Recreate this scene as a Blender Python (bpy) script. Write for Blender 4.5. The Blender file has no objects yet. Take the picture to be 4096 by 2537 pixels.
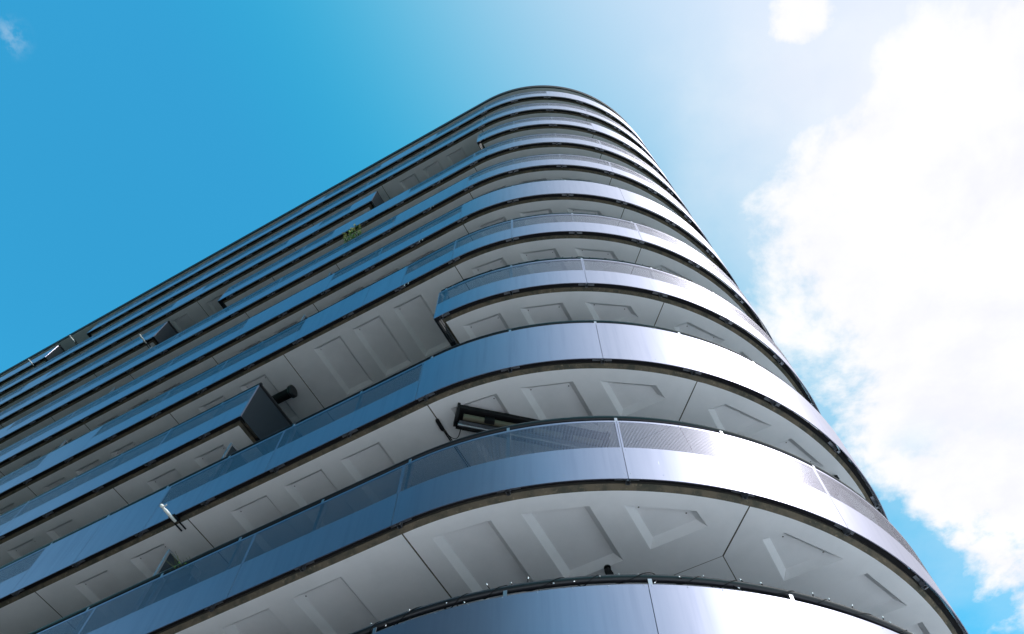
import bpy, math, random
from mathutils import Vector, Matrix
from mathutils.geometry import tessellate_polygon
random.seed(7)
S = bpy.context.scene
COL = S.collection
rad = math.radians

# ------------------------------------------------------------------ plan of the tower
TX, TY, A = -1.41123808, 6.37044416, -0.51136041       # where the long side meets the round corner
RC = 5.74664331                                        # radius of the round corner (face of the panels)
Z1, H = 7.44985743 + 1.6, 3.0                          # panel bottom of storey 1 above ground, storey height
EX, EY = math.cos(A), math.sin(A)
NX, NY = -EY, EX
QA = math.pi * RC / 2
def sw(s, w):                                          # local plan (along facade, into building) -> world
    return (TX + EX * s + NX * w, TY + EY * s + NY * w)
def uo(u, off):                                        # arc length along panel face, offset outward -> local plan
    if u <= 0: return (u, -off)
    if u < QA:
        p = u / RC; r = RC + off
        return (r * math.sin(p), RC - r * math.cos(p))
    return (RC + off, RC + (u - QA))
def zk(k): return Z1 + (k - 1) * H
def pt(u, off, z):
    x, y = sw(*uo(u, off)); return (x, y, z)

# ------------------------------------------------------------------ camera
cam_d = bpy.data.cameras.new('camera'); cam = bpy.data.objects.new('camera', cam_d); COL.objects.link(cam)
cam_d.sensor_width = 36.0; cam_d.sensor_fit = 'HORIZONTAL'
cam_d.lens = 36.0 * 3076.73441 / 4096.0
cam_d.clip_start = 0.05; cam_d.clip_end = 6000
pitch, roll = 1.12817478, 0.0134447641
fw = Vector((0, math.cos(pitch), math.sin(pitch))); r0 = Vector((1, 0, 0)); u0 = Vector((0, -math.sin(pitch), math.cos(pitch)))
rr = math.cos(roll) * r0 + math.sin(roll) * u0; uu = -math.sin(roll) * r0 + math.cos(roll) * u0
cam.matrix_world = Matrix(((rr.x, uu.x, -fw.x, 0), (rr.y, uu.y, -fw.y, 0), (rr.z, uu.z, -fw.z, 1.6), (0, 0, 0, 1)))
S.camera = cam

# ------------------------------------------------------------------ light
SUN_AZ, SUN_EL = 118.2, 49.0
S.view_settings.view_transform = 'Standard'; S.view_settings.look = 'None'
S.view_settings.gamma = 1.0; S.view_settings.exposure = 0.22; S.view_settings.use_curve_mapping = False
sd = Vector((math.sin(rad(SUN_AZ)) * math.cos(rad(SUN_EL)), math.cos(rad(SUN_AZ)) * math.cos(rad(SUN_EL)), math.sin(rad(SUN_EL))))
ld = bpy.data.lights.new('sun', 'SUN'); lo = bpy.data.objects.new('sun', ld); COL.objects.link(lo)
ld.energy = 2.7; ld.angle = rad(0.6); ld.color = (1.0, 0.965, 0.92)
lo.rotation_euler = (-sd).to_track_quat('-Z', 'Y').to_euler()

W = bpy.data.worlds.new('World'); S.world = W; W.use_nodes = True
nt = W.node_tree; N = nt.nodes; L = nt.links; N.clear()
def nd(t, tree=None, **kw):
    n = (tree or nt).nodes.new(t)
    for k, v in kw.items(): setattr(n, k, v)
    return n
def setin(n, i, v):
    if hasattr(v, 'is_linked') or isinstance(v, bpy.types.NodeSocket): n.id_data.links.new(v, n.inputs[i])
    else: n.inputs[i].default_value = v
def mth(op, a, b=None, c=None, tree=None, clamp=False):
    n = nd('ShaderNodeMath', tree, operation=op, use_clamp=clamp)
    setin(n, 0, a)
    if b is not None: setin(n, 1, b)
    if c is not None: setin(n, 2, c)
    return n.outputs[0]
def sstep(v, a, b, tree=None, o0=0.0, o1=1.0):
    n = nd('ShaderNodeMapRange', tree, interpolation_type='SMOOTHSTEP')
    setin(n, 0, v); n.inputs[1].default_value = a; n.inputs[2].default_value = b
    n.inputs[3].default_value = o0; n.inputs[4].default_value = o1
    return n.outputs[0]
def mixc(f, a, b, tree=None, bt='MIX'):
    n = nd('ShaderNodeMix', tree, data_type='RGBA', blend_type=bt)
    setin(n, 0, f); setin(n, 6, a); setin(n, 7, b)
    return n.outputs[2]
out = nd('ShaderNodeOutputWorld'); bg = nd('ShaderNodeBackground'); L.new(bg.outputs[0], out.inputs[0])
bg.inputs[1].default_value = 0.106
sky = nd('ShaderNodeTexSky'); sky.sky_type = 'NISHITA'; sky.sun_disc = False
sky.sun_elevation = rad(SUN_EL); sky.sun_rotation = rad(SUN_AZ); sky.altitude = 100; sky.air_density = 1.0; sky.dust_density = 0.6; sky.ozone_density = 2.0
tc = nd('ShaderNodeTexCoord'); D = tc.outputs['Generated']
sep = nd('ShaderNodeSeparateXYZ'); L.new(D, sep.inputs[0])
zc = mth('MAXIMUM', sep.outputs[2], 0.12)
px = mth('DIVIDE', sep.outputs[0], zc); py = mth('DIVIDE', sep.outputs[1], zc)
pv = nd('ShaderNodeCombineXYZ'); L.new(px, pv.inputs[0]); L.new(py, pv.inputs[1])
dot = nd('ShaderNodeVectorMath', operation='DOT_PRODUCT'); L.new(D, dot.inputs[0]); dot.inputs[1].default_value = sd
glow = dot.outputs['Value']
def wnoise(scale, detail=6, rough=0.55, off=(0, 0, 0), dist=0.0):
    mp = nd('ShaderNodeMapping'); L.new(pv.outputs[0], mp.inputs[0]); mp.inputs[1].default_value = off
    n = nd('ShaderNodeTexNoise'); L.new(mp.outputs[0], n.inputs[0])
    n.inputs['Scale'].default_value = scale; n.inputs['Detail'].default_value = detail; n.inputs['Roughness'].default_value = rough
    n.inputs['Distortion'].default_value = dist
    return n.outputs[0]
SKYT = mixc(1.0, sky.outputs[0], (0.42, 2.45, 2.45, 1), bt='MULTIPLY')
SKYT = mixc(sstep(glow, 0.35, 0.9), SKYT, mixc(1.0, SKYT, (0.72, 0.72, 0.72, 1), bt='MULTIPLY'))
# bright hazy air towards the sun
hz = mth('POWER', sstep(glow, 0.46, 0.97), 1.8)
SKYT = mixc(sstep(glow, 0.40, 0.72, None, 0.0, 0.25), SKYT, (0.25, 6.6, 7.7, 1))
SKYH = mixc(hz, SKYT, (6.8, 7.15, 8.35, 1))
SKYH = mixc(sstep(glow, 0.93, 1.0), SKYH, (14, 13.5, 13, 1))
# cloud bank: its ragged edge follows a curve across the cloud layer
ramp = nd('ShaderNodeFloatCurve')
cv = ramp.mapping.curves[0]
# x = py/1.6 + 0.25 , y = edge px + 0.2
pts = [(-0.4, 1.1), (-0.1, .80), (.045, .55), (.12, .43), (.20, .355), (.295, .31), (.37, .32), (.44, .375), (.50, .43), (.56, .465), (.63, .47), (.74, .55), (.85, .65), (1.06, .90), (1.2, 1.0)]
def cx(v): return min(1, max(0, v / 1.8 + 0.25))
for i, (yy, xx) in enumerate(pts):
    X = cx(yy); Yv = (xx + 0.2) / 1.6
    if i < 2: cv.points[i].location = (X, Yv)
    else: cv.points.new(X, Yv)
ramp.mapping.update()
L.new(mth('ADD', mth('DIVIDE', py, 1.8), 0.25), ramp.inputs['Value'])
edge = mth('SUBTRACT', mth('MULTIPLY', ramp.outputs[0], 1.6), 0.2)
n1 = wnoise(5.2, 10, 0.60, (3.1, 1.7, 0.4), 0.15)
n2 = wnoise(2.6, 6, 0.6, (7.1, 2.2, 0.0))
d1 = mth('ADD', mth('SUBTRACT', px, edge), mth('MULTIPLY', mth('SUBTRACT', n1, 0.5), 0.52))
bank = sstep(d1, -0.045, 0.08)
holes = mth('MULTIPLY', mth('MULTIPLY', sstep(wnoise(4.2, 7, 0.6, (9.3, 4.1, 0)), 0.47, 0.60), sstep(py, 0.60, 0.85)), 0.8)
bank = mth('MULTIPLY', bank, mth('SUBTRACT', 1.0, holes))
# thin veil around the bank, a wisp, and clouds added for panel reflections
veil = sstep(mth('ADD', mth('SUBTRACT', px, edge), mth('MULTIPLY', mth('SUBTRACT', n2, 0.5), 0.8)), -0.34, 0.12)
veil = mth('MULTIPLY', mth('MULTIPLY', veil, 0.6), sstep(py, 0.50, 0.12, None, 0.45, 1.0))
q_ = mth('SUBTRACT', px, mth('MULTIPLY_ADD', mth('MAXIMUM', mth('SUBTRACT', -0.55, py), 0.0), 0.85, -0.12))
loose = sstep(mth('ADD', q_, mth('MULTIPLY', mth('SUBTRACT', wnoise(2.4, 8, 0.6, (1.3, 5.2, 0)), 0.5), 0.45)), -0.08, 0.46)
loose = mth('MULTIPLY', loose, sstep(py, -0.12, -0.34))
left = mth('MULTIPLY', sstep(wnoise(1.7, 7, 0.6, (4.3, 2.2, 0)), 0.44, 0.62), mth('MULTIPLY', sstep(px, -0.75, -1.0), 0.8))
w1 = nd('ShaderNodeVectorMath', operation='DISTANCE'); L.new(pv.outputs[0], w1.inputs[0]); w1.inputs[1].default_value = (-0.622, 0.100, 0)
wisp = mth('MULTIPLY', sstep(w1.outputs['Value'], 0.035, 0.0), sstep(wnoise(38, 4, .6), 0.42, 0.70))
w2 = nd('ShaderNodeVectorMath', operation='DISTANCE'); L.new(pv.outputs[0], w2.inputs[0]); w2.inputs[1].default_value = (0.345, 0.066, 0)
puff = sstep(mth('SUBTRACT', mth('MULTIPLY', mth('SUBTRACT', n1, 0.38), 0.22), w2.outputs['Value']), -0.026, 0.004)
bank = mth('MAXIMUM', bank, puff)
cov = mth('MAXIMUM', mth('MAXIMUM', bank, veil), mth('MAXIMUM', left, mth('MULTIPLY', wisp, 0.22)))
shade = sstep(n1, 0.32, 0.62)
CL = mixc(shade, (7.5, 7.55, 8.15, 1), (8.3, 8.32, 8.4, 1))
SKYC = mixc(cov, SKYH, CL)
SKYC = mixc(loose, SKYC, (17.0, 18.6, 19.2, 1))   # unseen bright cloud behind the camera, added to whiten the panel reflections
L.new(SKYC, bg.inputs[0])

# ------------------------------------------------------------------ materials
def mat(name, base=(.5, .5, .5), rough=.6, metal=0.0, spec=None):
    m = bpy.data.materials.new(name); m.use_nodes = True
    b = m.node_tree.nodes['Principled BSDF']
    b.inputs['Base Color'].default_value = (*base, 1); b.inputs['Roughness'].default_value = rough; b.inputs['Metallic'].default_value = metal
    if spec is not None: b.inputs['Specular IOR Level'].default_value = spec
    return m, m.node_tree, b
def noise(t, vec, scale, detail=4, rough=.55):
    n = nd('ShaderNodeTexNoise', t); t.links.new(vec, n.inputs[0])
    n.inputs['Scale'].default_value = scale; n.inputs['Detail'].default_value = detail; n.inputs['Roughness'].default_value = rough
    return n.outputs[0]
def mapping(t, vec, scale=(1, 1, 1)):
    n = nd('ShaderNodeMapping', t); t.links.new(vec, n.inputs[0]); n.inputs[3].default_value = scale
    return n.outputs[0]
MAT = {}
def metal_panel(name, base, perforated=False):
    m, t, b = mat(name, base, .3, .95)
    oi = nd('ShaderNodeObjectInfo', t)
    uvn = nd('ShaderNodeUVMap', t); uvn.uv_map = 'UVMap'; uv = uvn.outputs[0]
    streak = noise(t, mapping(t, uv, (11, .5, 1)), 1.0, 3, .55)
    cloud = noise(t, mapping(t, uv, (.9, .9, 1)), 1.6, 4, .6)
    f = sstep(streak, .42, .85, t)
    t.links.new(mixc(mth('MULTIPLY', f, .5, tree=t), (*base, 1), (base[0] * .72, base[1] * .76, base[2] * .80, 1), t), b.inputs['Base Color'])
    scr = mth('MULTIPLY', sstep(noise(t, mapping(t, uv, (42, 2.6, 1)), 1.0, 2, .5), .735, .77, t), sstep(noise(t, mapping(t, uv, (.7, .9, 1)), 1.0, 2, .5), .52, .6, t), tree=t)
    t.links.new(mixc(mth('MULTIPLY', scr, .45, tree=t), b.inputs['Base Color'].links[0].from_socket, (.85, .87, .9, 1), t), b.inputs['Base Color'])
    hs = nd('ShaderNodeHueSaturation', t); t.links.new(b.inputs['Base Color'].links[0].from_socket, hs.inputs['Color']); t.links.new(mth('MULTIPLY_ADD', oi.outputs['Random'], .10, .95, tree=t), hs.inputs['Value']); t.links.new(hs.outputs[0], b.inputs['Base Color'])
    bmp = nd('ShaderNodeBump', t); bmp.inputs['Strength'].default_value = .35; bmp.inputs['Distance'].default_value = .006
    t.links.new(noise(t, mapping(t, uv, (1.0, .55, 1)), 1.0, 0, .5), bmp.inputs['Height']); t.links.new(bmp.outputs[0], b.inputs['Normal'])
    t.links.new(mth('ADD', mth('MULTIPLY', cloud, .08, tree=t), mth('MULTIPLY_ADD', streak, .05, .36, tree=t), tree=t), b.inputs['Roughness'])
    if perforated:
        s2 = nd('ShaderNodeSeparateXYZ', t); t.links.new(uv, s2.inputs[0])
        fu = mth('FRACT', mth('DIVIDE', s2.outputs[0], .0185, tree=t), tree=t)
        fz = mth('FRACT', mth('DIVIDE', s2.outputs[1], .0150, tree=t), tree=t)
        hu = mth('MULTIPLY', mth('GREATER_THAN', fu, .20, tree=t), mth('LESS_THAN', fu, .84, tree=t), tree=t)
        hv = mth('LESS_THAN', fz, .84, tree=t)
        hole = mth('MULTIPLY', hu, hv, tree=t)
        tr = nd('ShaderNodeBsdfTransparent', t); mx = nd('ShaderNodeMixShader', t)
        t.links.new(hole, mx.inputs[0]); t.links.new(b.outputs[0], mx.inputs[1]); t.links.new(tr.outputs[0], mx.inputs[2])
        t.links.new(mx.outputs[0], t.nodes['Material Output'].inputs[0])
    MAT[name] = m
metal_panel('satin_aluminium', (.335, .335, .43))
metal_panel('perforated_aluminium', (.26, .255, .32), True)
metal_panel('hole_wall_shade', (.03, .03, .035), True)  # dark rear layer paints the shade inside the holes
def stained(name, c1, c2, scale, rough=.85, c3=None, uvscale=None):
    m, t, b = mat(name, c1, rough)
    tcn = nd('ShaderNodeTexCoord', t); v = tcn.outputs['Object']
    f = sstep(noise(t, v, scale, 7, .62), .38, .66, t)
    c = mixc(f, (*c1, 1), (*c2, 1), t)
    if c3:
        f2 = sstep(noise(t, v, scale * 3.7, 6, .7), .55, .72, t)
        c = mixc(f2, c, (*c3, 1), t)
    t.links.new(c, b.inputs['Base Color'])
    bp = nd('ShaderNodeBump', t); bp.inputs['Strength'].default_value = .15; bp.inputs['Distance'].default_value = .01
    t.links.new(noise(t, v, 60, 4, .6), bp.inputs['Height']); t.links.new(bp.outputs[0], b.inputs['Normal'])
    MAT[name] = m
stained('white_soffit', (.86, .865, .88), (.80, .81, .825), 1.3)
stained('raw_concrete', (.165, .135, .095), (.075, .075, .058), 5.0, .92, (.30, .24, .16))
stained('shaded_dark_concrete', (.07, .065, .055), (.045, .045, .04), 4.0, .9)  # slab side darkened to paint in the gap shade; also fills plug holes
stained('grey_wall', (.085, .095, .10), (.045, .05, .055), 1.2)
stained('paving', (.80, .80, .83), (.73, .73, .76), .8, .9)
stained('asphalt', (.055, .055, .057), (.04, .04, .042), 2.0, .9)
stained('lawn', (.055, .085, .065), (.04, .065, .05), 1.5, .95)
MAT['dark_metal'] = mat('dark_metal', (.03, .035, .045), .38, .7)[0]
MAT['rail_metal'] = mat('rail_metal', (.012, .013, .017), .35, 0.0)[0]
MAT['zinc'] = mat('zinc', (.34, .36, .40), .42, .9)[0]
MAT['black_plastic'] = mat('black_plastic', (.010, .010, .012), .65, 0.0, .25)[0]
MAT['cream_cloth'] = mat('cream_cloth', (.15, .135, .095), .8)[0]
MAT['white_paint'] = mat('white_paint', (.82, .80, .78), .5)[0]
MAT['bulb_glass'] = mat('bulb_glass', (.92, .92, .94), .15)[0]
MAT['window_glass'] = mat('window_glass', (.02, .03, .035), .06, 0, .8)[0]
MAT['leaf'] = mat('leaf', (.10, .26, .035), .6)[0]
MAT['petal'] = mat('petal', (.85, .78, .35), .6)[0]
MAT['pot'] = mat('pot', (.09, .07, .06), .7)[0]
MAT['twig'] = mat('twig', (.10, .12, .04), .7)[0]
m, t, b = mat('dark_screen_and_shade', (.016, .024, .034), .42, 0.0, .35); MAT['dark_screen_and_shade'] = m

# ------------------------------------------------------------------ mesh building
class MB:
    def __init__(s): s.v = []; s.f = []; s.m = []; s.uv = []; s.sm = []
    def face(s, pts_, mi=0, uv=None, smooth=False):
        i = len(s.v); s.v += [tuple(p) for p in pts_]; s.f.append(tuple(range(i, i + len(pts_)))); s.m.append(mi); s.sm.append(smooth)
        s.uv += (uv if uv else [(0, 0)] * len(pts_))
    def grid(s, rows, mi=0, uvs=None, smooth=True, close=False):   # rows: list of lists of points sharing vertices
        n = len(rows[0]); i0 = len(s.v)
        for r in rows: s.v += [tuple(p) for p in r]
        for a in range(len(rows) - 1):
            for b_ in range(n - 1 if not close else n):
                c = (b_ + 1) % n
                idx = (i0 + a * n + b_, i0 + a * n + c, i0 + (a + 1) * n + c, i0 + (a + 1) * n + b_)
                s.f.append(idx); s.m.append(mi); s.sm.append(smooth)
                if uvs: s.uv += [uvs[a][b_], uvs[a][c], uvs[a + 1][c], uvs[a + 1][b_]]
                else: s.uv += [(0, 0)] * 4
    def box(s, o, ax, ay, az, mi=0):                                # corner + three edge vectors
        o, ax, ay, az = map(Vector, (o, ax, ay, az))
        P = [o, o + ax, o + ax + ay, o + ay, o + az, o + ax + az, o + ax + ay + az, o + ay + az]
        for q in ((0, 3, 2, 1), (4, 5, 6, 7), (0, 1, 5, 4), (1, 2, 6, 5), (2, 3, 7, 6), (3, 0, 4, 7)): s.face([P[i] for i in q], mi)
    def tube(s, path, r, n=8, mi=0, cap=True):
        path = [Vector(p) for p in path]; rows = []
        for i, p in enumerate(path):
            d = (path[min(i + 1, len(path) - 1)] - path[max(i - 1, 0)]).normalized()
            a = d.orthogonal().normalized() if abs(d.z) > .95 else d.cross(Vector((0, 0, 1))).normalized()
            b_ = d.cross(a)
            ri = r[i] if isinstance(r, (list, tuple)) else r
            rows.append([p + (a * math.cos(2 * math.pi * j / n) + b_ * math.sin(2 * math.pi * j / n)) * ri for j in range(n)])
        s.grid(rows, mi, close=True)
        if cap:
            s.face(rows[0][::-1], mi); s.face(rows[-1], mi)
    def build(s, name, mats, parent=None):
        me = bpy.data.meshes.new(name); me.from_pydata(s.v, [], s.f)
        for k in (mats if isinstance(mats, (list, tuple)) else [mats]): me.materials.append(MAT[k])
        me.polygons.foreach_set('material_index', s.m); me.polygons.foreach_set('use_smooth', s.sm)
        uvl = me.uv_layers.new(name='UVMap'); uvl.data.foreach_set('uv', [c for p in s.uv for c in p])
        me.update()
        o = bpy.data.objects.new(name, me); COL.objects.link(o)
        if parent: o.parent = parent
        return o
def usamples(a, b, st=.11):
    us = [a]
    if a < 0 < b: us.append(0.0)
    lo_, hi = max(a, 0), min(b, QA)
    if hi > lo_:
        n = max(1, int(math.ceil((hi - lo_) / st)))
        us += [lo_ + (hi - lo_) * i / n for i in range(n + 1)]
    us.append(b)
    o = []
    for u in sorted(us):
        if not o or u - o[-1] > 1e-5: o.append(u)
    return o
def sweep(mb, prof, a, b, mis=None, caps=True, st=.11):
    """closed profile [(off,z)...] swept along the panel line from a to b; every side its own smooth strip"""
    us = usamples(a, b, st); n = len(prof)
    for i in range(n):
        p, q = prof[i], prof[(i + 1) % n]
        mi = mis[i] if mis else 0
        rows = [[pt(u, *p) for u in us], [pt(u, *q) for u in us]]
        uvs = [[(u, p[1] + p[0]) for u in us], [(u, q[1] + q[0]) for u in us]]
        mb.grid(rows, mi, uvs)
    if caps:
        mb.face([pt(a, *p) for p in prof][::-1]); mb.face([pt(b, *p) for p in prof])
def tag(o, label=None, cat=None, group=None, kind=None):
    if label: o['label'] = label
    if cat: o['category'] = cat
    if group: o['group'] = group
    if kind: o['kind'] = kind
    return o
def empty(name, loc, label, cat, group=None):
    o = bpy.data.objects.new(name, None); COL.objects.link(o); o.location = loc; o.empty_display_size = .2
    return tag(o, label, cat, group)
def place(mb, name, mats, parent):                                   # child whose mesh is given in world coordinates
    o = mb.build(name, mats, parent); o.matrix_parent_inverse = Matrix.Translation(-Vector(parent.location)); return o

# ------------------------------------------------------------------ unseen ground: bright patch and dark surround shaped for light bounced onto soffits
def sheet(name, x0, x1, y0, y1, z, m):
    mb = MB(); mb.face([(x0, y0, z), (x1, y0, z), (x1, y1, z), (x0, y1, z)]); o = mb.build(name, m); tag(o, kind='structure'); return o
def local_sheet(name, s0, s1, w0, w1, z0, z1, m):
    mb = MB(); a = sw(s0, w0); b_ = sw(s1, w0); c = sw(s0, w1)
    mb.box((*a, z0), (b_[0] - a[0], b_[1] - a[1], 0), (c[0] - a[0], c[1] - a[1], 0), (0, 0, z1 - z0)); o = mb.build(name, m); tag(o, kind='structure'); return o
sheet('ground', -2500, 2500, -2500, 2500, -.16, 'lawn')
local_sheet('bounce_pavement', -7, 28, -10.5, 25, -.15, 0.0, 'paving')
local_sheet('path', -80, -7.01, -4, 30, -.15, 0.0, 'asphalt')
local_sheet('road', -80, 60, -17.5, -10.55, -.15, -.12, 'asphalt')

# unseen building added behind the camera so the lower left panels reflect dark
def reflection_building(s0, s1, w0, w1, h, label):
    root = empty('added_reflection_building', (*sw((s0 + s1) / 2, w0), 0), label, 'building')
    P = lambda s_, w_, z_: Vector((*sw(s_, w_), z_))
    mb = MB(); o_ = P(s0, w0, 0); mb.box(o_, P(s1, w0, 0) - o_, P(s0, w1, 0) - o_, (0, 0, h)); body = mb.build('wall', 'dark_brick'); 
    body.parent = root; body.matrix_parent_inverse = Matrix.Translation(-Vector(root.location))
    mb = MB(); o_ = P(s0 - .3, w0 - .3, h); mb.box(o_, P(s1 + .3, w0 - .3, h) - o_, P(s0 - .3, w1 + .3, h) - o_, (0, 0, .5)); r_ = mb.build('roof', 'dark_metal'); r_.parent = root; r_.matrix_parent_inverse = body.matrix_parent_inverse
    first = None
    nfl = int((h - 2) / 3.1); ns = int((s1 - s0) / 3.4)
    for f_ in range(nfl):
        for i_ in range(ns):
            if first is None:
                mb = MB(); mb.box((0, 0, 0), (EX * 1.6, EY * 1.6, 0), (NX * .06, NY * .06, 0), (0, 0, 1.7), 1)
                for a_, b_, c_, d_ in ((-.06, 0, -.06, 1.76), (1.6, 1.66, -.06, 1.76), (0, 1.6, -.06, 0), (0, 1.6, 1.7, 1.76)):
                    mb.box((EX * a_, EY * a_, c_), (EX * (b_ - a_), EY * (b_ - a_), 0), (NX * .1, NY * .1, 0), (0, 0, d_ - c_), 0)
                first = mb.build('window', ['grey_wall', 'window_glass']); w_ = first
            else:
                w_ = first.copy(); COL.objects.link(w_)
            w_.parent = root; w_.matrix_parent_inverse = body.matrix_parent_inverse; w_.location = P(s0 + .9 + 3.4 * i_, w1 + .002, 1.2 + 3.1 * f_)
stained('dark_brick', (.10, .085, .075), (.07, .06, .055), 2.0, .85)
reflection_building(-24, 4, -38, -19, 37, 'unseen dark brick block added across the street for the panels to reflect')

# ------------------------------------------------------------------ the tower
tower = empty('apartment_tower', (*sw(0, 2.4), 0), 'tall rounded apartment tower wrapped in curved metal balcony bands', 'apartment tower')
END = QA + 11.0
LEFT = -44.0
GAPS = {3: [(-4.78, -.13)], 7: [(-13.65, -10.67)], 8: [(-4.62, .02)], 10: [(-25.66, -22.9)]}
def pieces(k):
    a = LEFT; out_ = []
    for g0, g1 in sorted(GAPS.get(k, [])):
        out_.append((a, g0)); a = g1
    out_.append((a, END)); return out_
# --- balcony slabs with coffered soffits (precast bays)
bays = [(-4.83, 0, [(-4.10, -3.33), (-2.97, -2.20), (-1.83, -1.06)]), (-8.35, -4.83, [(-6.33, -5.55), (-7.62, -6.84)])]
a = -8.35
while a > LEFT:
    bays.append((a - 4.82, a, [(a - 2.17, a - 1.39), (a - 3.35, a - 2.56), (a - 4.52, a - 3.74)])); a -= 4.82
    bays.append((a - 3.52, a, [(a - 1.50, a - .72), (a - 2.79, a - 2.01)])); a -= 3.52
WIN = 3.1; BAYW = 2.385
def soffit(mb, outer, holes, z, J):
    """flat soffit polygon with recessed coffers; J maps local (s,w) to world plan"""
    rings = [outer] + holes
    flat = [p for r in rings for p in r]
    tris = tessellate_polygon([[Vector((p[0], p[1], 0)) for p in r] for r in rings])
    i0 = len(mb.v)
    mb.v += [(*sw(*J(*p)), z) for p in flat]
    for t3 in tris:
        mb.f.append(tuple(i0 + i for i in t3)); mb.m.append(0); mb.sm.append(False); mb.uv += [(0, 0)] * 3
    for h in holes:
        cxm = sum(p[0] for p in h) / len(h); cym = sum(p[1] for p in h) / len(h)
        n = len(h); ins = []
        sg = 1 if sum(h[i][0] * h[(i + 1) % n][1] - h[(i + 1) % n][0] * h[i][1] for i in range(n)) > 0 else -1
        dd = .085
        lines = []
        for i in range(n):
            p, q = Vector(h[i]), Vector(h[(i + 1) % n]); e_ = (q - p).normalized(); nn = Vector((-e_.y, e_.x)) * sg
            lines.append((p + nn * (.075 if i == 0 else dd), e_))
        for i in range(n):
            (p1, e1), (p2, e2) = lines[i - 1], lines[i]
            det = e1.x * e2.y - e1.y * e2.x
            tt = ((p2.x - p1.x) * e2.y - (p2.y - p1.y) * e2.x) / det
            ins.append(tuple(p1 + e1 * tt))
        P0 = [(*sw(*J(*p)), z) for p in h]; P1 = [(*sw(*J(*p)), z + .095) for p in ins]
        for i in range(n):
            j = (i + 1) % n
            mb.face([P0[i], P0[j], P1[j], P1[i]])
        mb.face(P1)
        for c_ in ([0] if (n * 7 + int(abs(cxm) * 13)) % 3 else [0, 1]) if int(abs(cxm * 31 + z * 3)) % 4 else []:   # small formwork plug holes
            a_, b2 = Vector(P1[c_]), Vector(P1[(c_ + 2) % n]); c0_ = a_ + (b2 - a_).normalized() * .055 - Vector((0, 0, .003))
            mb.face([c0_ + Vector((math.cos(j * .785) * .011, math.sin(j * .785) * .011, 0)) for j in range(8)][::-1], 3)
ident = lambda s, w: (s, w)
mirr = lambda s, w: (RC - w, RC - s)
def arc_front(s, off=-.40):                                         # w of the curve with given offset at abscissa s
    r = RC + off; return RC - math.sqrt(r * r - s * s)
arc_coffers = []
for s0, s1 in ((.29, 1.07), (1.443, 2.23)):
    arc_coffers.append([(s0, arc_front(s0)), (s1, arc_front(s1)), (s1, 1.86), (s0, 1.86)])
arc_coffers.append([(2.603, arc_front(2.603)), (3.341, arc_front(3.341)), (3.372, 1.86), (2.603, 1.86)])
SL = .28
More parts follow.
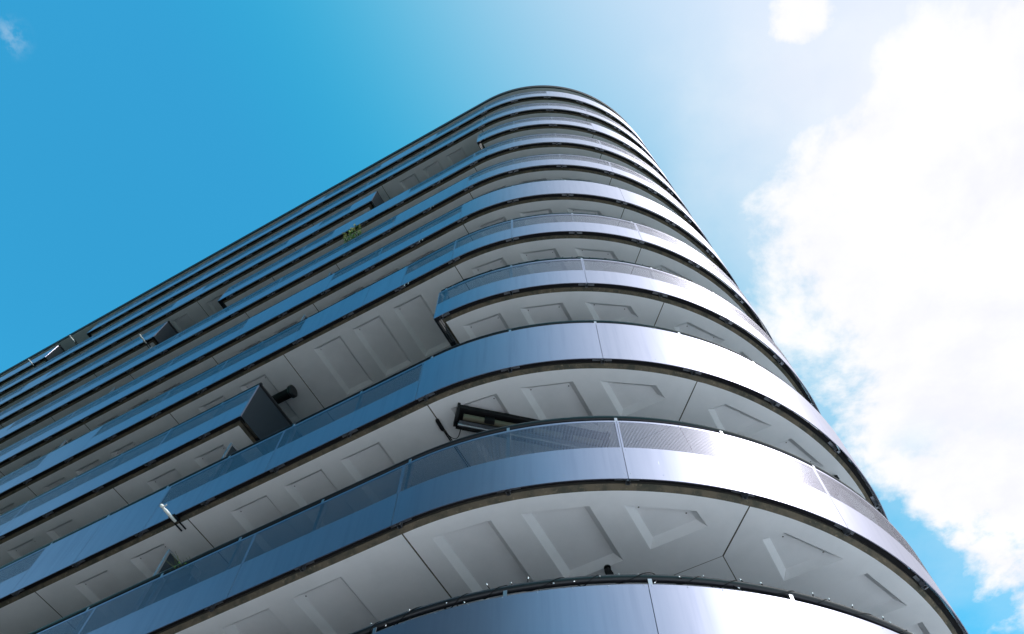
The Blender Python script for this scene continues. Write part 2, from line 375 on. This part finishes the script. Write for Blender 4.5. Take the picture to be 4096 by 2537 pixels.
def build_slab(k, a, b_):
    z = zk(k); mb = MB()
    e = .18; g = .010
    for x0, x1, cf in bays:
        lo_ = max(x0 + g, a + (e if a > LEFT else 0)); hi = min(x1 - g, b_ - (e if b_ < 0 else 0))
        if hi - lo_ < .3: continue
        hs = [[(c0, .40), (c1, .40), (c1, 1.87), (c0, 1.87)] for c0, c1 in cf if c0 > lo_ + .1 and c1 < hi - .1]
        soffit(mb, [(lo_, e), (hi, e), (hi, BAYW - .008), (lo_, BAYW - .008)], hs, z, ident)
    if b_ > 0:
        # two quarter-corner bays, mirror images across the 45 degree line
        s_start = max(g, a + e) if a > -.5 else g
        for J in (ident, mirr):
            us = [0 + i * (QA / 2) / 40 for i in range(41)]
            outer = []
            for u in us:
                s_, w_ = uo(u, -e)
                outer.append((max(s_, s_start if J is ident else g), w_))
            outer[-1] = (outer[-1][0] - .008, outer[-1][1] - .004)
            outer.append((RC - 2.385 - .010, 2.385 - .004)); outer.append((s_start if J is ident else g, 2.385 - .004))
            soffit(mb, outer, arc_coffers, z, J)
        # right-hand straight bays
        for j in range(2):
            lo_, hi = -4.83 - 4.83 * j + g, 0 - 4.83 * j - g
            soffit(mb, [(lo_, e), (hi, e), (hi, BAYW - .008), (lo_, BAYW - .008)], [[(lo_ + x, .40), (lo_ + x + .78, .40), (lo_ + x + .78, 1.87), (lo_ + x, 1.87)] for x in (.73, 1.86, 3.0)], z, lambda s, w: (RC - w, RC - s))
    def inn_(s0, s1, w0, w1): mb.face([(*sw(s0, w0), z), (*sw(s1, w0), z), (*sw(s1, w1), z), (*sw(s0, w1), z)], 0)
    la, lb = a + (e if a > LEFT else 0), min(b_ - (e if b_ < 0 else 0), RC - BAYW - .008)
    inn_(la, lb, BAYW + .004, WIN)
    if b_ > 0: inn_(RC - WIN, RC - BAYW - .008, WIN + .002, RC + 10.9)
    # mortar at the back of the joints
    def strip2(p, q, w_=.03):
        p, q = Vector((*p, 0)), Vector((*q, 0)); d = (q - p).normalized(); n_ = Vector((-d.y, d.x, 0)) * w_
        mb.face([(*sw(*(v_[:2])), z + .026) for v_ in (p + n_, q + n_, q - n_, p - n_)], 1)
    for x0, x1, cf in bays:
        if a + .2 < x0 < b_: strip2((x0, e + .02), (x0, BAYW))
    strip2((la, BAYW), (lb, BAYW))
    if b_ > 0:
        if a < -.5: strip2((0, e + .02), (0, WIN))
        strip2(uo(QA / 2, -e - .02), (RC - 2.385, 2.385))
        strip2((RC - 2.385, 2.385), (RC - 2.385, RC + 10.9))
        for j in range(3): strip2((RC - e - .02, RC + 4.83 * j), (RC - WIN, RC + 4.83 * j))
    # edge with chamfer, top face, dark backing above the joints
    A0 = a + (.12 if a > LEFT else 0); B0 = b_ - (.12 if b_ < END else 0)
    us = usamples(A0, B0, .15); 
    def strip(p, q, mi):
        mb.grid([[pt(u, *p) for u in us], [pt(u, *q) for u in us]], mi, [[(u, p[1]) for u in us], [(u, q[1]) for u in us]])
    usc = usamples(A0 + .06, B0 - (.06 if B0 < END else 0), .15)
    rows = [[pt(u, -e, z) for u in usc], [pt(A0 if i == 0 and a > LEFT else (B0 if i == len(usc) - 1 else u), -.12, z + .06) for i, u in enumerate(usc)]]
    mb.grid(rows, 1)
    strip((-.12, z + .06), (-.12, z + SL), 3)
    inn = (lambda u: pt(u, -WIN, 0)[:2])
    def inner(u):
        if u <= 0: return sw(u, WIN)
        if u < QA:
            s_, w_ = uo(u, 0)
            if u < QA / 2: return sw(min(s_, RC - WIN), WIN)
            return sw(RC - WIN, max(w_, WIN))
        return sw(RC - WIN, RC + u - QA)
    for dz, mi in ((SL, 2), (.19, 2)):
        mb.grid([[pt(u, -.12, z + dz) for u in us], [(*inner(u), z + dz) for u in us]], mi, smooth=False)
    # end faces towards the gaps
    for end, sgn in ((a, 1), (b_, -1)):
        if (sgn == 1 and a > LEFT) or (sgn == -1 and b_ < 0):
            x = end + sgn * .12; xc = end + sgn * .18
            P = lambda s_, w_, zz: (*sw(s_, w_), zz)
            mb.face([P(xc, .18, z), P(xc, WIN, z), P(x, WIN, z + .06), P(x, .12, z + .06)], 1)
            mb.face([P(x, .12, z + .06), P(x, WIN, z + .06), P(x, WIN, z + SL), P(x, .12, z + SL)], 1)
    # little form-tie holes in the soffit
    o = mb.build('balcony_slab', ['white_soffit', 'raw_concrete', 'grey_wall', 'shaded_dark_concrete']); return o
slabs = {}
def into(o, parent):
    o.parent = parent; o.matrix_parent_inverse = Matrix.Translation(-Vector(tower.location)) if parent is tower else Matrix.Identity(4)
    return o
for k in range(0, 11):
    for i, (a, b_) in enumerate(pieces(k)):
        o = build_slab(k, a, b_); into(o, tower); slabs[(k, i)] = o
def slab_of(k, u):
    for i, (a, b_) in enumerate(pieces(k)):
        if a - .01 <= u <= b_ + .01: return slabs[(k, i)]
    return slabs[(k, 0)]
# --- panels: 's' solid, 'p' perforated upper half; joints between
B = [-13.2 - 1.462 * i for i in range(1, 30)]
def modular(a, b_, joints, kinds):
    """kinds: list of (u_from,u_to,'s'/'p'); joints: extra split points"""
    out_ = []
    for x0, x1, t_ in kinds:
        x0, x1 = max(x0, a), min(x1, b_)
        if x1 - x0 < .05: continue
        cuts = [x0] + sorted(j for j in joints if x0 + .1 < j < x1 - .1) + [x1]
        out_ += [(cuts[i], cuts[i + 1], t_) for i in range(len(cuts) - 1)]
    return out_
E_ = END; Lf = LEFT
RJ = [2.95, 5.82, 8.7, 11.6, 14.5, 17.4]; RJ2 = [1.49, 4.47, 7.4, 10.3, 13.2, 16.1]
LJ = [-16.1 - 4.38 * i for i in range(7)]
PAN = {
 0: ([2.92, 5.82, 8.7, 11.6, 14.5, 17.4, 0.0] + [-2.9 * i for i in range(1, 16)], [(Lf, E_, 's')]),
 1: ([-.05, -2.58, -5.6, -8.6, -11.6] + RJ + LJ, [(Lf, E_, 'p')]),
 2: ([-3.07, -7.3, -11.6] + RJ + LJ, [(Lf, -8.8, 'p'), (-8.8, -5.69, 's'), (-5.69, -.12, 'p'), (-.12, E_, 's')]),
 3: ([-7.26, -11.63] + RJ + LJ, [(Lf, E_, 'p')]),
 4: ([.02, -2.43, -6.9, -8.8] + RJ2 + LJ, [(Lf, -13.12, 'p'), (-13.12, -11.18, 's'), (-11.18, -4.39, 'p'), (-4.39, -1.36, 's'), (-1.36, E_, 'p')]),
 5: ([-2.65, -10.2, -14.2] + RJ2[1:] + LJ, [(Lf, -7.36, 'p'), (-7.36, -4.3, 's'), (-4.3, 0, 'p'), (0, E_, 's')]),
 6: ([-7.15, -11.55, -15.8, 4.5] + RJ2[2:] + LJ, [(Lf, -23.4, 'p'), (-23.4, -19.15, 's'), (-19.15, -2.64, 'p'), (-2.64, 0, 's'), (0, E_, 'p')]),
 7: ([.03, -7.12, -15.8] + RJ2[1:] + LJ, [(Lf, -5.8, 'p'), (-5.8, -2.6, 's'), (-2.6, E_, 'p')]),
 8: ([-11.45] + RJ2[2:] + LJ, [(Lf, -23.1, 'p'), (-23.1, -21.7, 's'), (-21.7, -14.65, 'p'), (-14.65, -13.13, 's'), (-13.13, -8.8, 'p'), (-8.8, -7.26, 's'), (-7.26, -5.75, 'p'), (-5.75, -4.0, 's'), (-.1, 4.47, 'p'), (4.47, E_, 's')]),
 9: ([.07, -2.6, -5.6, -10.1, -14.4] + RJ2[1:] + LJ, [(Lf, E_, 'p')]),
 10: ([.08, -12.9] + RJ2[2:] + LJ, [(Lf, -25.66, 's'), (-25.66, -9.97, 'p'), (-9.97, -8.7, 's'), (-8.7, -5.47, 'p'), (-5.47, -2.48, 's'), (-2.48, 2.95, 'p'), (2.95, E_, 's')]),
}
PT, PM = 1.25, .635
def RZ(k): return 1.445 if k == 0 else 1.388
def PTK(k): return 1.305 if k == 0 else 1.25
def panel(k, a, b_, kind):
    z = zk(k); g = .004; th = .005; mb = MB()
    a += g; b_ -= g
    zt = z + PTK(k)
    def sheetp(z0, z1, mi):
        sweep(mb, [(0, z0), (0, z1), (-th, z1), (-th, z0)], a, b_, [mi] * 4)
    if kind == 's': sheetp(z, zt, 0)
    else:
        sheetp(z, z + PM, 0)
        us = usamples(a + .018, b_ - .018)
        for off, mi_ in ((0.0, 1), (-.003, 3)):
            mb.grid([[pt(u, off, z + PM) for u in us], [pt(u, off, zt - .035) for u in us]], mi_, [[(u, 0.0) for u in us], [(u, PT - PM - .035) for u in us]])
        sweep(mb, [(0, zt - .035), (0, zt), (-th, zt), (-th, zt - .035)], a, b_)
        for x0, x1 in ((a, a + .018), (b_ - .018, b_)):
            sweep(mb, [(0, z + PM), (0, zt - .035), (-th, zt - .035), (-th, z + PM)], x0, x1)
    # folded lower and upper lips
    sweep(mb, [(-th, z), (-th, z + .004), (-.012, z + .004), (-.012, z)], a, b_)
    sweep(mb, [(-th, zt - .004), (-th, zt), (-.03, zt), (-.03, zt - .004)], a, b_)
    if k <= 4 and b_ > -12:                                        # rivet heads
        n = max(2, int((b_ - a) / .36)); 
        for row, zz in ((0, z + .10), (1, z + PM - .05 if kind == 'p' else z + .62), (2, zt - .017)):
            for i in range(n + 1):
                if row == 1 and i not in (0, n): continue
                u = a + .035 + (b_ - a - .07) * i / n
                c = Vector(pt(u, .0045, zz)); rim = []
                q = Vector(pt(u + .01, 0, zz)) - Vector(pt(u, 0, zz)); q.normalize(); r_ = .0075
                for j in range(6):
                    an = j * math.pi / 3; rim.append(Vector(pt(u, .0008, zz)) + q * math.cos(an) * r_ + Vector((0, 0, math.sin(an) * r_)))
                for j in range(6): mb.face([rim[j], rim[(j + 1) % 6], c], 2, smooth=True)
    o = mb.build('perforated_panel' if kind == 'p' else 'solid_panel', ['satin_aluminium', 'perforated_aluminium', 'zinc', 'hole_wall_shade'])
    return o
posts_far = MB(); nposts = 0
for k in range(0, 11):
    z = zk(k)
    J, K_ = PAN[k]
    for (a, b_) in pieces(k):
        par = slab_of(k, (a + b_) / 2)
        for x0, x1, t_ in modular(a, b_, J, K_):
            into(panel(k, x0, x1, t_), par)
        # handrail
        mb = MB(); us = usamples(a + .02, b_ - .02, .12)
        n = 10; rows = []
        for j in range(n):
            an = 2 * math.pi * j / n
            rows.append([pt(u, -.06 + .042 * math.cos(an), z + RZ(k) + .042 * math.sin(an)) for u in us])
        rows.append(rows[0])
        mb.grid(rows, 0)
        into(mb.build('handrail', 'rail_metal'), par)
        # slotted closing plate between slab and panels
        mb = MB()
        sweep(mb, [(-.118, z + .10), (-.118, z + .106), (-.048, z + .106), (-.048, z + .10)], a + .02, b_ - .02, st=.2)
        into(mb.build('drip_plate', 'black_plastic'), par)
    # posts every 1.46 m (hollow box, flat tongue carrying the rail, fixing plate on the slab edge)
    u = 1.487 - 1.4625 * 31
    while u < END:
        if any(a + .05 < u < b_ - .05 for a, b_ in pieces(k)):
            near = (k <= 4 and -9.5 < u < 8.9 and not (k == 0 and u < 0) and not (k == 1 and u < -4.5)) or (k in (5, 6) and -3 < u < 7.6)
            mb = MB() if near else posts_far
            P = Vector(pt(u, 0, z)); q = Vector(pt(u + .01, 0, z)) - P; q.normalize(); nn = Vector((q.y, -q.x, 0))   # outward
            def bx(du0, du1, o0, o1, z0, z1):
                mb.box(P + q * du0 + nn * o0 + Vector((0, 0, z0)), q * (du1 - du0), nn * (o1 - o0), Vector((0, 0, z1 - z0)))
            w = .026; t_ = .004; zb = .004
            bx(-w, w, -.04, -.04 + t_, zb, 1.27); bx(-w, w, -.10, -.10 + t_, zb, 1.27)
            bx(-w, -w + t_, -.10 + t_, -.04, zb, 1.27); bx(w - t_, w, -.10 + t_, -.04, zb, 1.27)
            bx(-.020, .020, -.020, -.012, 1.18, RZ(k) - .052)
            bx(-.15, -w - .001, -.100, -.052, .094, .0985); bx(w + .001, .15, -.100, -.052, .094, .0985)
            bx(-.10, -w - .001, -.109, -.05, .19, .199); bx(w + .001, .10, -.109, -.05, .19, .199)
            if near:
                into(mb.build('post', 'dark_metal' if False else 'zinc'), slab_of(k, u)); nposts += 1
        u += 1.4625
o = posts_far.build('post', 'zinc'); into(o, tower); tag(o, kind='stuff')
# white pins standing in for sunlit glints in the gap under the panels
for k in (4, 5, 6, 7, 9, 10):
    for u, ln in ((-1.26, .06), (-1.16, .045)):
        mb = MB(); mb.tube([pt(u, -.022, zk(k) + .03), pt(u, -.022, zk(k) - .02), pt(u - .006, -.020, zk(k) - .02 - ln)], .010, 8)
        into(mb.build('sun_glint_pin', 'bulb_glass'), slab_of(k, -1.2))
# --- return panels at the balcony ends
def end_panel(k, x, side, kind):
    z = zk(k); mb = MB(); th = .005; sgn = 1 if side == 'L' else -1   # side L: this piece lies to the left of the gap (panel faces right)
    def P(s_, w_, zz): return (*sw(s_, w_), zz)
    def plate(w0, w1, z0, z1, mi=0):
        o_ = P(x - (th if sgn > 0 else 0), w0, z0)
        ex = Vector(P(x + (0 if sgn > 0 else th), w0, z0)) - Vector(o_); ey = Vector(P(x, w1, z0)) - Vector(P(x, w0, z0))
        mb.box(o_, ex, ey, (0, 0, z1 - z0), mi)
    plate(.03, 2.2, z, z + PT, 2)  # aluminium return coloured dark for its shade and dark reflection
    plate(.006, .029, z, z + PT, 0)
    # lower lip with long slots
    for w0, w1 in ((.006, .10), (.62, .72), (1.25, 1.35), (1.9, 2.2)):
        a0 = P(x, w0, z + .02); mb.box(a0, Vector(P(x - sgn * .105, w0, z + .02)) - Vector(a0), Vector(P(x, w1, z + .02)) - Vector(a0), (0, 0, .005), 1)
    for d0, d1 in ((.006, .025), (.05, .066), (.095, .105)):
        a0 = P(x - sgn * d0, .006, z + .0205); mb.box(a0, Vector(P(x - sgn * d1, .006, z + .0205)) - Vector(a0), Vector(P(x, 2.2, z)) - Vector(P(x, .006, z)), (0, 0, .003), 1)
    o = mb.build('end_panel', ['satin_aluminium', 'dark_metal', 'dark_screen_and_shade'])
    mb2 = MB(); mb2.tube([P(x - sgn * .06, .03, z + 1.388), P(x - sgn * .06, 2.25, z + 1.388)], .042, 10)
    o2 = mb2.build('handrail', 'rail_metal')
    return o, o2
for k, gs in GAPS.items():
    for g0, g1 in gs:
        for x, side in ((g0, 'L'), (g1, 'R')):
            for o in end_panel(k, x, side, 's'): into(o, slab_of(k, x - .02 if side == 'L' else x + .02))
# --- roof edge
def roof():
    z = zk(11) ; mb = MB()
    sweep(mb, [(-.13, z), (-.08, z + .04), (-.08, z + .34), (-.13, z + .36)], LEFT, END, [1, 1, 1, 1], st=.12)  # fascia coloured black to paint in the shade along the roof edge
    us = usamples(LEFT, END, .12)
    def inner(u):
        if u <= 0: return sw(u, WIN)
        if u < QA:
            s_, w_ = uo(u, 0)
            if u < QA / 2: return sw(min(s_, RC - WIN), WIN)
            return sw(RC - WIN, max(w_, WIN))
        return sw(RC - WIN, RC + u - QA)
    mb.grid([[pt(u, -.13, z) for u in us], [(*inner(u), z) for u in us]], 0, smooth=False)
    mb.grid([[pt(u, -.13, z + .36) for u in us], [(*inner(u), z + .36) for u in us]], 0, smooth=False)
    P = [sw(LEFT, WIN), sw(RC - WIN, WIN), sw(RC - WIN, RC + 11), sw(LEFT, RC + 11)]
    mb.face([(*p, z + .36) for p in P], 0)
    o = mb.build('roof', ['white_soffit', 'black_plastic']); into(o, tower)
    mb = MB(); sweep(mb, [(-.06, z + .345), (-.06, z + .375), (-.12, z + .375), (-.12, z + .345)], LEFT, END, st=.12)
    into(mb.build('roof_trim', 'satin_aluminium'), o)
roof()
# --- core walls with windows
def core():
    mb = MB(); P = [sw(LEFT, WIN), sw(RC - WIN, WIN), sw(RC - WIN, RC + 11), sw(LEFT, RC + 11)]
    zt = zk(11)
    for i in range(4):
        a, b_ = P[i], P[(i + 1) % 4]; mb.face([(*a, 0), (*b_, 0), (*b_, zt), (*a, zt)])
    o = mb.build('wall', 'grey_wall'); into(o, tower)
    def window(w=1.7, h=2.25):
        mb = MB()
        for z0, z1, s0, s1 in ((0, .07, 0, w), (h - .07, h, 0, w), (.07, h - .07, 0, .07), (.07, h - .07, w - .07, w), (.07, h - .07, w / 2 - .04, w / 2 + .04)):
            a = Vector((EX * s0, EY * s0, z0)); mb.box(a, (EX * (s1 - s0), EY * (s1 - s0), 0), (-NX * .05, -NY * .05, 0), (0, 0, z1 - z0), 0)
        mb.face([(0 - NX * .02, -NY * .02, 0), (EX * w - NX * .02, EY * w - NY * .02, 0), (EX * w - NX * .02, EY * w - NY * .02, h), (-NX * .02, -NY * .02, h)], 1)
        return mb.build('window', ['dark_metal', 'window_glass'])
    w0 = window(); first = True
    for k in range(1, 11):
        for j, s0 in enumerate((1.2, -1.9, -4.2, -7.2, -9.9, -12.6, -15.4, -18.2, -21.0)):
            w = w0 if first else w0.copy()
            if not first: COL.objects.link(w)
            first = False; w.location = (*sw(s0, WIN - .002), zk(k) + SL + .02); w.parent = o; w.matrix_parent_inverse = Matrix.Identity(4)
core()
# --- privacy screens standing at the precast joints
def screen(k, u):
    z = zk(k); mb = MB(); x = u
    P = lambda s_, w_, zz: (*sw(s_, w_), zz)
    def bx(s0, s1, w0, w1, z0, z1, mi): mb.box(P(s0, w0, z0), Vector(P(s1, w0, z0)) - Vector(P(s0, w0, z0)), Vector(P(s0, w1, z0)) - Vector(P(s0, w0, z0)), (0, 0, z1 - z0), mi)
    bx(x - .018, x + .018, .13, .17, z + SL, z + 2.18, 1); bx(x - .018, x + .018, 2.28, 2.32, z + SL, z + 2.18, 1)
    bx(x - .018, x + .018, .171, 2.279, z + 2.14, z + 2.18, 1); bx(x - .008, x + .008, .171, 2.279, z + SL + .05, z + 2.139, 0)
    o = mb.build('privacy_screen', ['dark_screen_and_shade', 'zinc']); into(o, slab_of(k, u))
for k, us in {1: (-4.78,), 2: (-4.78,), 4: (-4.83, -13.3), 5: (-4.78, -13.3), 6: (-13.4,), 7: (-4.78,), 9: (-4.8,)}.items():
    for u in us: screen(k, u)
# ------------------------------------------------------------------ things on and under the balconies
def world_uo(u, off, z): return Vector(pt(u, off, z))
# awning cassettes hung under the ceilings
def awning(A_, B_, label, rollc=True):
    """A_,B_ world points of the cassette axis ends at ceiling height"""
    A_, B_ = Vector(A_), Vector(B_)
    root = empty('awning', tuple(A_), label, 'awning', 'awning boxes under the ceilings')
    d = (B_ - A_).normalized(); c = Vector((0, 0, 1)).cross(d); Z = Vector((0, 0, 1)); Ln = (B_ - A_).length
    if c.dot(Vector((NX, NY, 0))) < 0: c = -c
    # c points into the building; the open side with the roll faces down
    mb = MB()
    mb.box(A_ - c * .16 - Z * .10, d * Ln, c * .05, Z * .095)                  # front lip
    mb.box(A_ - c * .109 - Z * .045, d * Ln, c * .27, Z * .035)               # back plate at the ceiling
    mb.box(A_ + c * .162 - Z * .17, d * Ln, c * .035, Z * .12)                # rear lip
    place(mb, 'housing', 'black_plastic', root)
    mb = MB(); prof = []
    for i in range(9):
        t_ = i / 8; prof.append((-.19 + .40 * t_, -.10 - .13 * math.sin(math.pi * t_)))
    prof += [(.21, -.005), (-.19, -.005)]
    for e0 in (A_ - d * .045, B_):
        mb = MB(); P0 = [e0 + c * p[0] + Z * p[1] for p in prof]; P1 = [p + d * .045 for p in P0]
        mb.face(P0[::-1]); mb.face(P1)
        for i in range(len(P0)): j = (i + 1) % len(P0); mb.face([P0[i], P0[j], P1[j], P1[i]])
        place(mb, 'end_cap', 'black_plastic', root)
    mb = MB(); mb.tube([A_ + d * .08 - Z * .125 - c * .02, A_ + d * (Ln - .05) - Z * .125 - c * .02], .052, 14)
    place(mb, 'cloth_roll', 'cream_cloth', root)
    mb = MB(); mb.tube([A_ + d * .02 - Z * .17 + c * .11, A_ + d * (Ln - .02) - Z * .17 + c * .11], .026, 10)
    mb.box(A_ + d * .03 - Z * .145 + c * .045, d * (Ln - .1), c * .05, Z * .012)
    place(mb, 'front_bar', 'zinc', root)
    mb = MB()
    for q in (.42, 1.05, 1.7):
        if q < Ln - .2: mb.box(A_ + d * q - Z * .19 - c * .09, d * .16, c * .07, Z * .14)
    mb.box(A_ + d * .1 - Z * .215 + c * .135, d * (Ln * .5), c * .035, Z * .035); mb.box(A_ + d * (Ln * .5 + .12) - Z * .215 + c * .135, d * (Ln * .45), c * .035, Z * .035)
    place(mb, 'folding_arm', 'black_plastic', root)
    return root, d, c
z2 = zk(2)
A1 = world_uo(.40, -.52, z2); A2 = world_uo(1.80, -1.22, z2); dd_ = (A2 - A1).normalized()
rt, d_, c_ = awning(A1, A1 + dd_ * 2.4, 'black awning box with cream rolled cloth and a cable, under the curved balcony ceiling')
mb = MB()   # cable and its dark plug beside the joint
P0 = world_uo(.33, -.74, z2 - .12); P3 = world_uo(-.01, -.70, z2 - .03)
mb.tube([P0.lerp(P3, i / 12) + Vector((0, 0, -.10 * math.sin(math.pi * i / 12))) + Vector((-NX, -NY, 0)) * (-.12) * math.sin(math.pi * i / 12) for i in range(13)], .007, 6)
place(mb, 'cable', 'black_plastic', rt)
mb = MB(); mb.tube([world_uo(.01, -.46, z2 - .035), world_uo(.0, -.49, z2 - .035), world_uo(-.01, -.66, z2 - .035), world_uo(-.01, -.69, z2 - .035)], [.026, .034, .034, .02], 10)
mb.tube([world_uo(-.01, -.69, z2 - .03), world_uo(-.03, -1.9, z2 - .015)], .012, 6)
place(mb, 'plug', 'black_plastic', rt)
z4 = zk(4)
# round housing of a rolled-up blind hanging from the ceiling of the storey above
zc4 = z4 - .17
root = empty('roller_blind', pt(-5.2, -1.05, z4), 'dark cylinder with a round cap poking out above the balcony end left of the recess', 'blind')
mb = MB(); mb.tube([world_uo(-5.20, -1.07, zc4), world_uo(-6.6, -1.07, zc4)], .125, 20); place(mb, 'roll', 'black_plastic', root)
mb = MB(); mb.tube([world_uo(-5.10, -1.07, zc4), world_uo(-5.115, -1.07, zc4), world_uo(-5.18, -1.07, zc4), world_uo(-5.199, -1.07, zc4)], [.13, .165, .165, .14], 24); place(mb, 'end_cap', 'rail_metal', root)
for u in (-5.45, -6.3):
    mb = MB(); a0 = world_uo(u, -1.02, zc4 + .09); mb.box(a0, world_uo(u + .05, -1.02, zc4 + .09) - a0, world_uo(u, -1.12, zc4 + .09) - a0, (0, 0, .079)); place(mb, 'bracket', 'black_plastic', root)
A1 = world_uo(7.50, -.80, z2 - .02)
rt, d_, c_ = awning(A1, world_uo(7.86, -.50, z2 - .02), 'short black awning end peeking over the rail at the far right of the second band')
# ceiling lamp over the lowest balcony
c0 = world_uo(2.74, -1.38, zk(1)); root = empty('ceiling_lamp', tuple(c0), 'small black spotlight on the ceiling just above the lowest rail', 'lamp')
mb = MB(); mb.tube([c0, c0 - Vector((0, 0, .02))], .045, 16); place(mb, 'base', 'black_plastic', root)
mb = MB(); mb.tube([c0 - Vector((0, 0, .02)), c0 - Vector((0, 0, .06)), c0 + Vector((.01, -.03, -.16)), c0 + Vector((.012, -.034, -.165))], [.02, .045, .052, .04], 16); place(mb, 'spotlight', 'black_plastic', root)
# festoon strings wound round two rails
def string_lights(k, u0_, u1_, n, label, r_=.044):
    z = zk(k); rnd = random.Random(k + 3); root = empty('string_lights', pt(u0_, -.05, z + 1.3), label, 'string lights', 'strings of small bulbs on the rails')
    mb = MB(); path = []; m_ = int((u1_ - u0_) / .035)
    for i in range(m_ + 1):
        u = u0_ + (u1_ - u0_) * i / m_; an = u * 13 + .9 * math.sin(u * 5.3) ; r2 = r_ + .012 * (math.sin(u * 9.1) > .75)
        path.append(pt(u, -.06 + r2 * math.cos(an), z + RZ(k) + r2 * math.sin(an)))
    mb.tube(path, .0055, 5); place(mb, 'cable', 'black_plastic', root)
    for i in range(n):
        u = u0_ + (u1_ - u0_) * (i + .5 + rnd.uniform(-.3, .3)) / n
        up = rnd.random() < .62
        an = (math.pi / 2 + rnd.uniform(-.7, .5)) if up else rnd.uniform(-1.9, -.3)
        du = rnd.uniform(-.03, .03)
        p0 = Vector(pt(u, -.06 + r_ * math.cos(an), z + RZ(k) + r_ * math.sin(an))); p1 = Vector(pt(u + du, -.06 + (r_ + .038) * math.cos(an), z + RZ(k) + (r_ + .038) * math.sin(an)))
        d = (p1 - p0).normalized()
        mb = MB(); mb.tube([p0, p1], .0065, 6); s_ = place(mb, 'socket', 'black_plastic', root)
        mb = MB(); mb.tube([p1, p1 + d * .006, p1 + d * .018, p1 + d * .024], [.005, .007, .006, .0025], 7); o = mb.build('bulb', 'bulb_glass'); o.parent = s_; o.matrix_parent_inverse = Matrix.Translation(-Vector(root.location))
        o.matrix_parent_inverse = Matrix.Identity(4)
string_lights(0, -.9, 8.2, 40, 'string of small white bulbs wound round the lowest rail')
string_lights(3, .0, 7.6, 26, 'string of small white bulbs along the rail beside the deep recess', .045)
# drain spouts sticking out beside the joints, their tips in the sun
def spout(k, u, label, ln=.30):
    z = zk(k); root = empty('drain_spout', pt(u, -.05, z), label, 'spout', 'white spouts sticking out of the facade')
    P = lambda du, off, dz: Vector(pt(u + du, off, z + dz))
    mb = MB(); mb.tube([P(0, -.10, -.035), P(0, .02, -.035), P(.0, ln * .6, -.03), P(0, ln * .62, -.03), P(0, ln * .8, -.03)], [.024, .027, .029, .023, .021], 12)
    place(mb, 'pipe', 'white_paint', root)
    mb = MB(); mb.tube([P(0, ln * .78, -.03), P(0, ln * .84, -.028), P(-.004, ln * .95, -.02), P(-.006, ln * 1.02, -.015)], [.018, .030, .032, .015], 12)
    mb.tube([P(.02, ln * .82, -.02), P(.07, ln * .80, -.01), P(.085, ln * .84, -.008)], [.012, .014, .006], 8)
    place(mb, 'nozzle', 'white_paint', root)
    mb = MB()
    for q in (-.045, .045): mb.tube([P(q, -.13, -.03), P(q, -.32, -.03)], .013, 8)
    mb.box(P(-.07, -.13, -.012), P(.07, -.13, -.012) - P(-.07, -.13, -.012), P(-.07, .03, -.012) - P(-.07, -.13, -.012), (0, 0, .008))
    place(mb, 'bracket', 'dark_metal', root)
spout(2, -5.02, 'white sunlit spout under the blue panels beside the lower left ceiling joint')
spout(7, -14.05, 'white sunlit spout at the left edge of the dark square balcony end')
spout(10, -23.70, 'white sunlit spout in the gap just under the roof line', .32)
spout(10, -26.50, 'white sunlit spout near the far left end of the roof line', .30)
# flower box with a bushy plant hung on the sixth rail
def plant(k, u, wd, ht, label, nb=130, nf=26, seed=2, lf=1.0):
    z = zk(k) + 1.15; rnd = random.Random(seed); root = empty('balcony_plant', pt(u, -.22, z), label, 'plant')
    mb = MB(); a0 = Vector(pt(u - wd / 2, -.095, z)); ex = Vector(pt(u + wd / 2, -.095, z)) - a0; ey = Vector(pt(u - wd / 2, -.27, z)) - a0
    mb.box(a0, ex, ey, (0, 0, .18)); place(mb, 'flower_box', 'pot', root)
    stems = MB(); lv = MB(); fl = MB()
    for i in range(16):
        b0 = Vector(pt(u + rnd.uniform(-wd / 2, wd / 2) * .85, rnd.uniform(-.22, -.11), z + .17)); hgt = ht * rnd.uniform(.45, 1.0)
        lean = rnd.uniform(.10, .38); tip = b0 + Vector((EX, EY, 0)) * rnd.uniform(-.14, .14) - Vector((NX, NY, 0)) * lean + Vector((0, 0, hgt)); mid = b0.lerp(tip, .5) + Vector((rnd.uniform(-.04, .04), rnd.uniform(-.04, .04), 0))
        stems.tube([b0, mid, tip], [.004, .003, .0015], 5)
        for j in range(nb // 16):
            t_ = rnd.uniform(.1, 1) ** 1.3; c = b0.lerp(mid, t_ * 2) if t_ < .5 else mid.lerp(tip, t_ * 2 - 1)
            c = c + Vector([rnd.gauss(0, .035) for _ in range(3)])
            a = Vector([rnd.gauss(0, 1) for _ in range(3)]).normalized(); bb = a.orthogonal().normalized(); s_ = rnd.uniform(.028, .06) * lf
            lv.face([c - a * s_, c + bb * s_ * .45, c + a * s_, c - bb * s_ * .45])
        if i < nf // 2:
            for j in range(3):
                c = tip + Vector([rnd.gauss(0, .03) for _ in range(3)])
                for q in range(5):
                    an = q * 1.2566; a = Vector((math.cos(an), math.sin(an), .4)) * .032; bb = Vector((math.cos(an + .6), math.sin(an + .6), .4)) * .032
                    fl.face([c, c + a, c + bb])
    place(stems, 'stems', 'twig', root); place(lv, 'leaves', 'leaf', root); place(fl, 'blossoms', 'petal', root)
plant(6, -4.45, .62, .78, 'green plant with pale yellow blossoms growing over a rail high on the facade', 420, 26, 5, .75)
plant(1, -4.05, .45, .12, 'dark green pot plant just showing over the rail beside the lowest privacy screen', 48, 0, 9, .45)
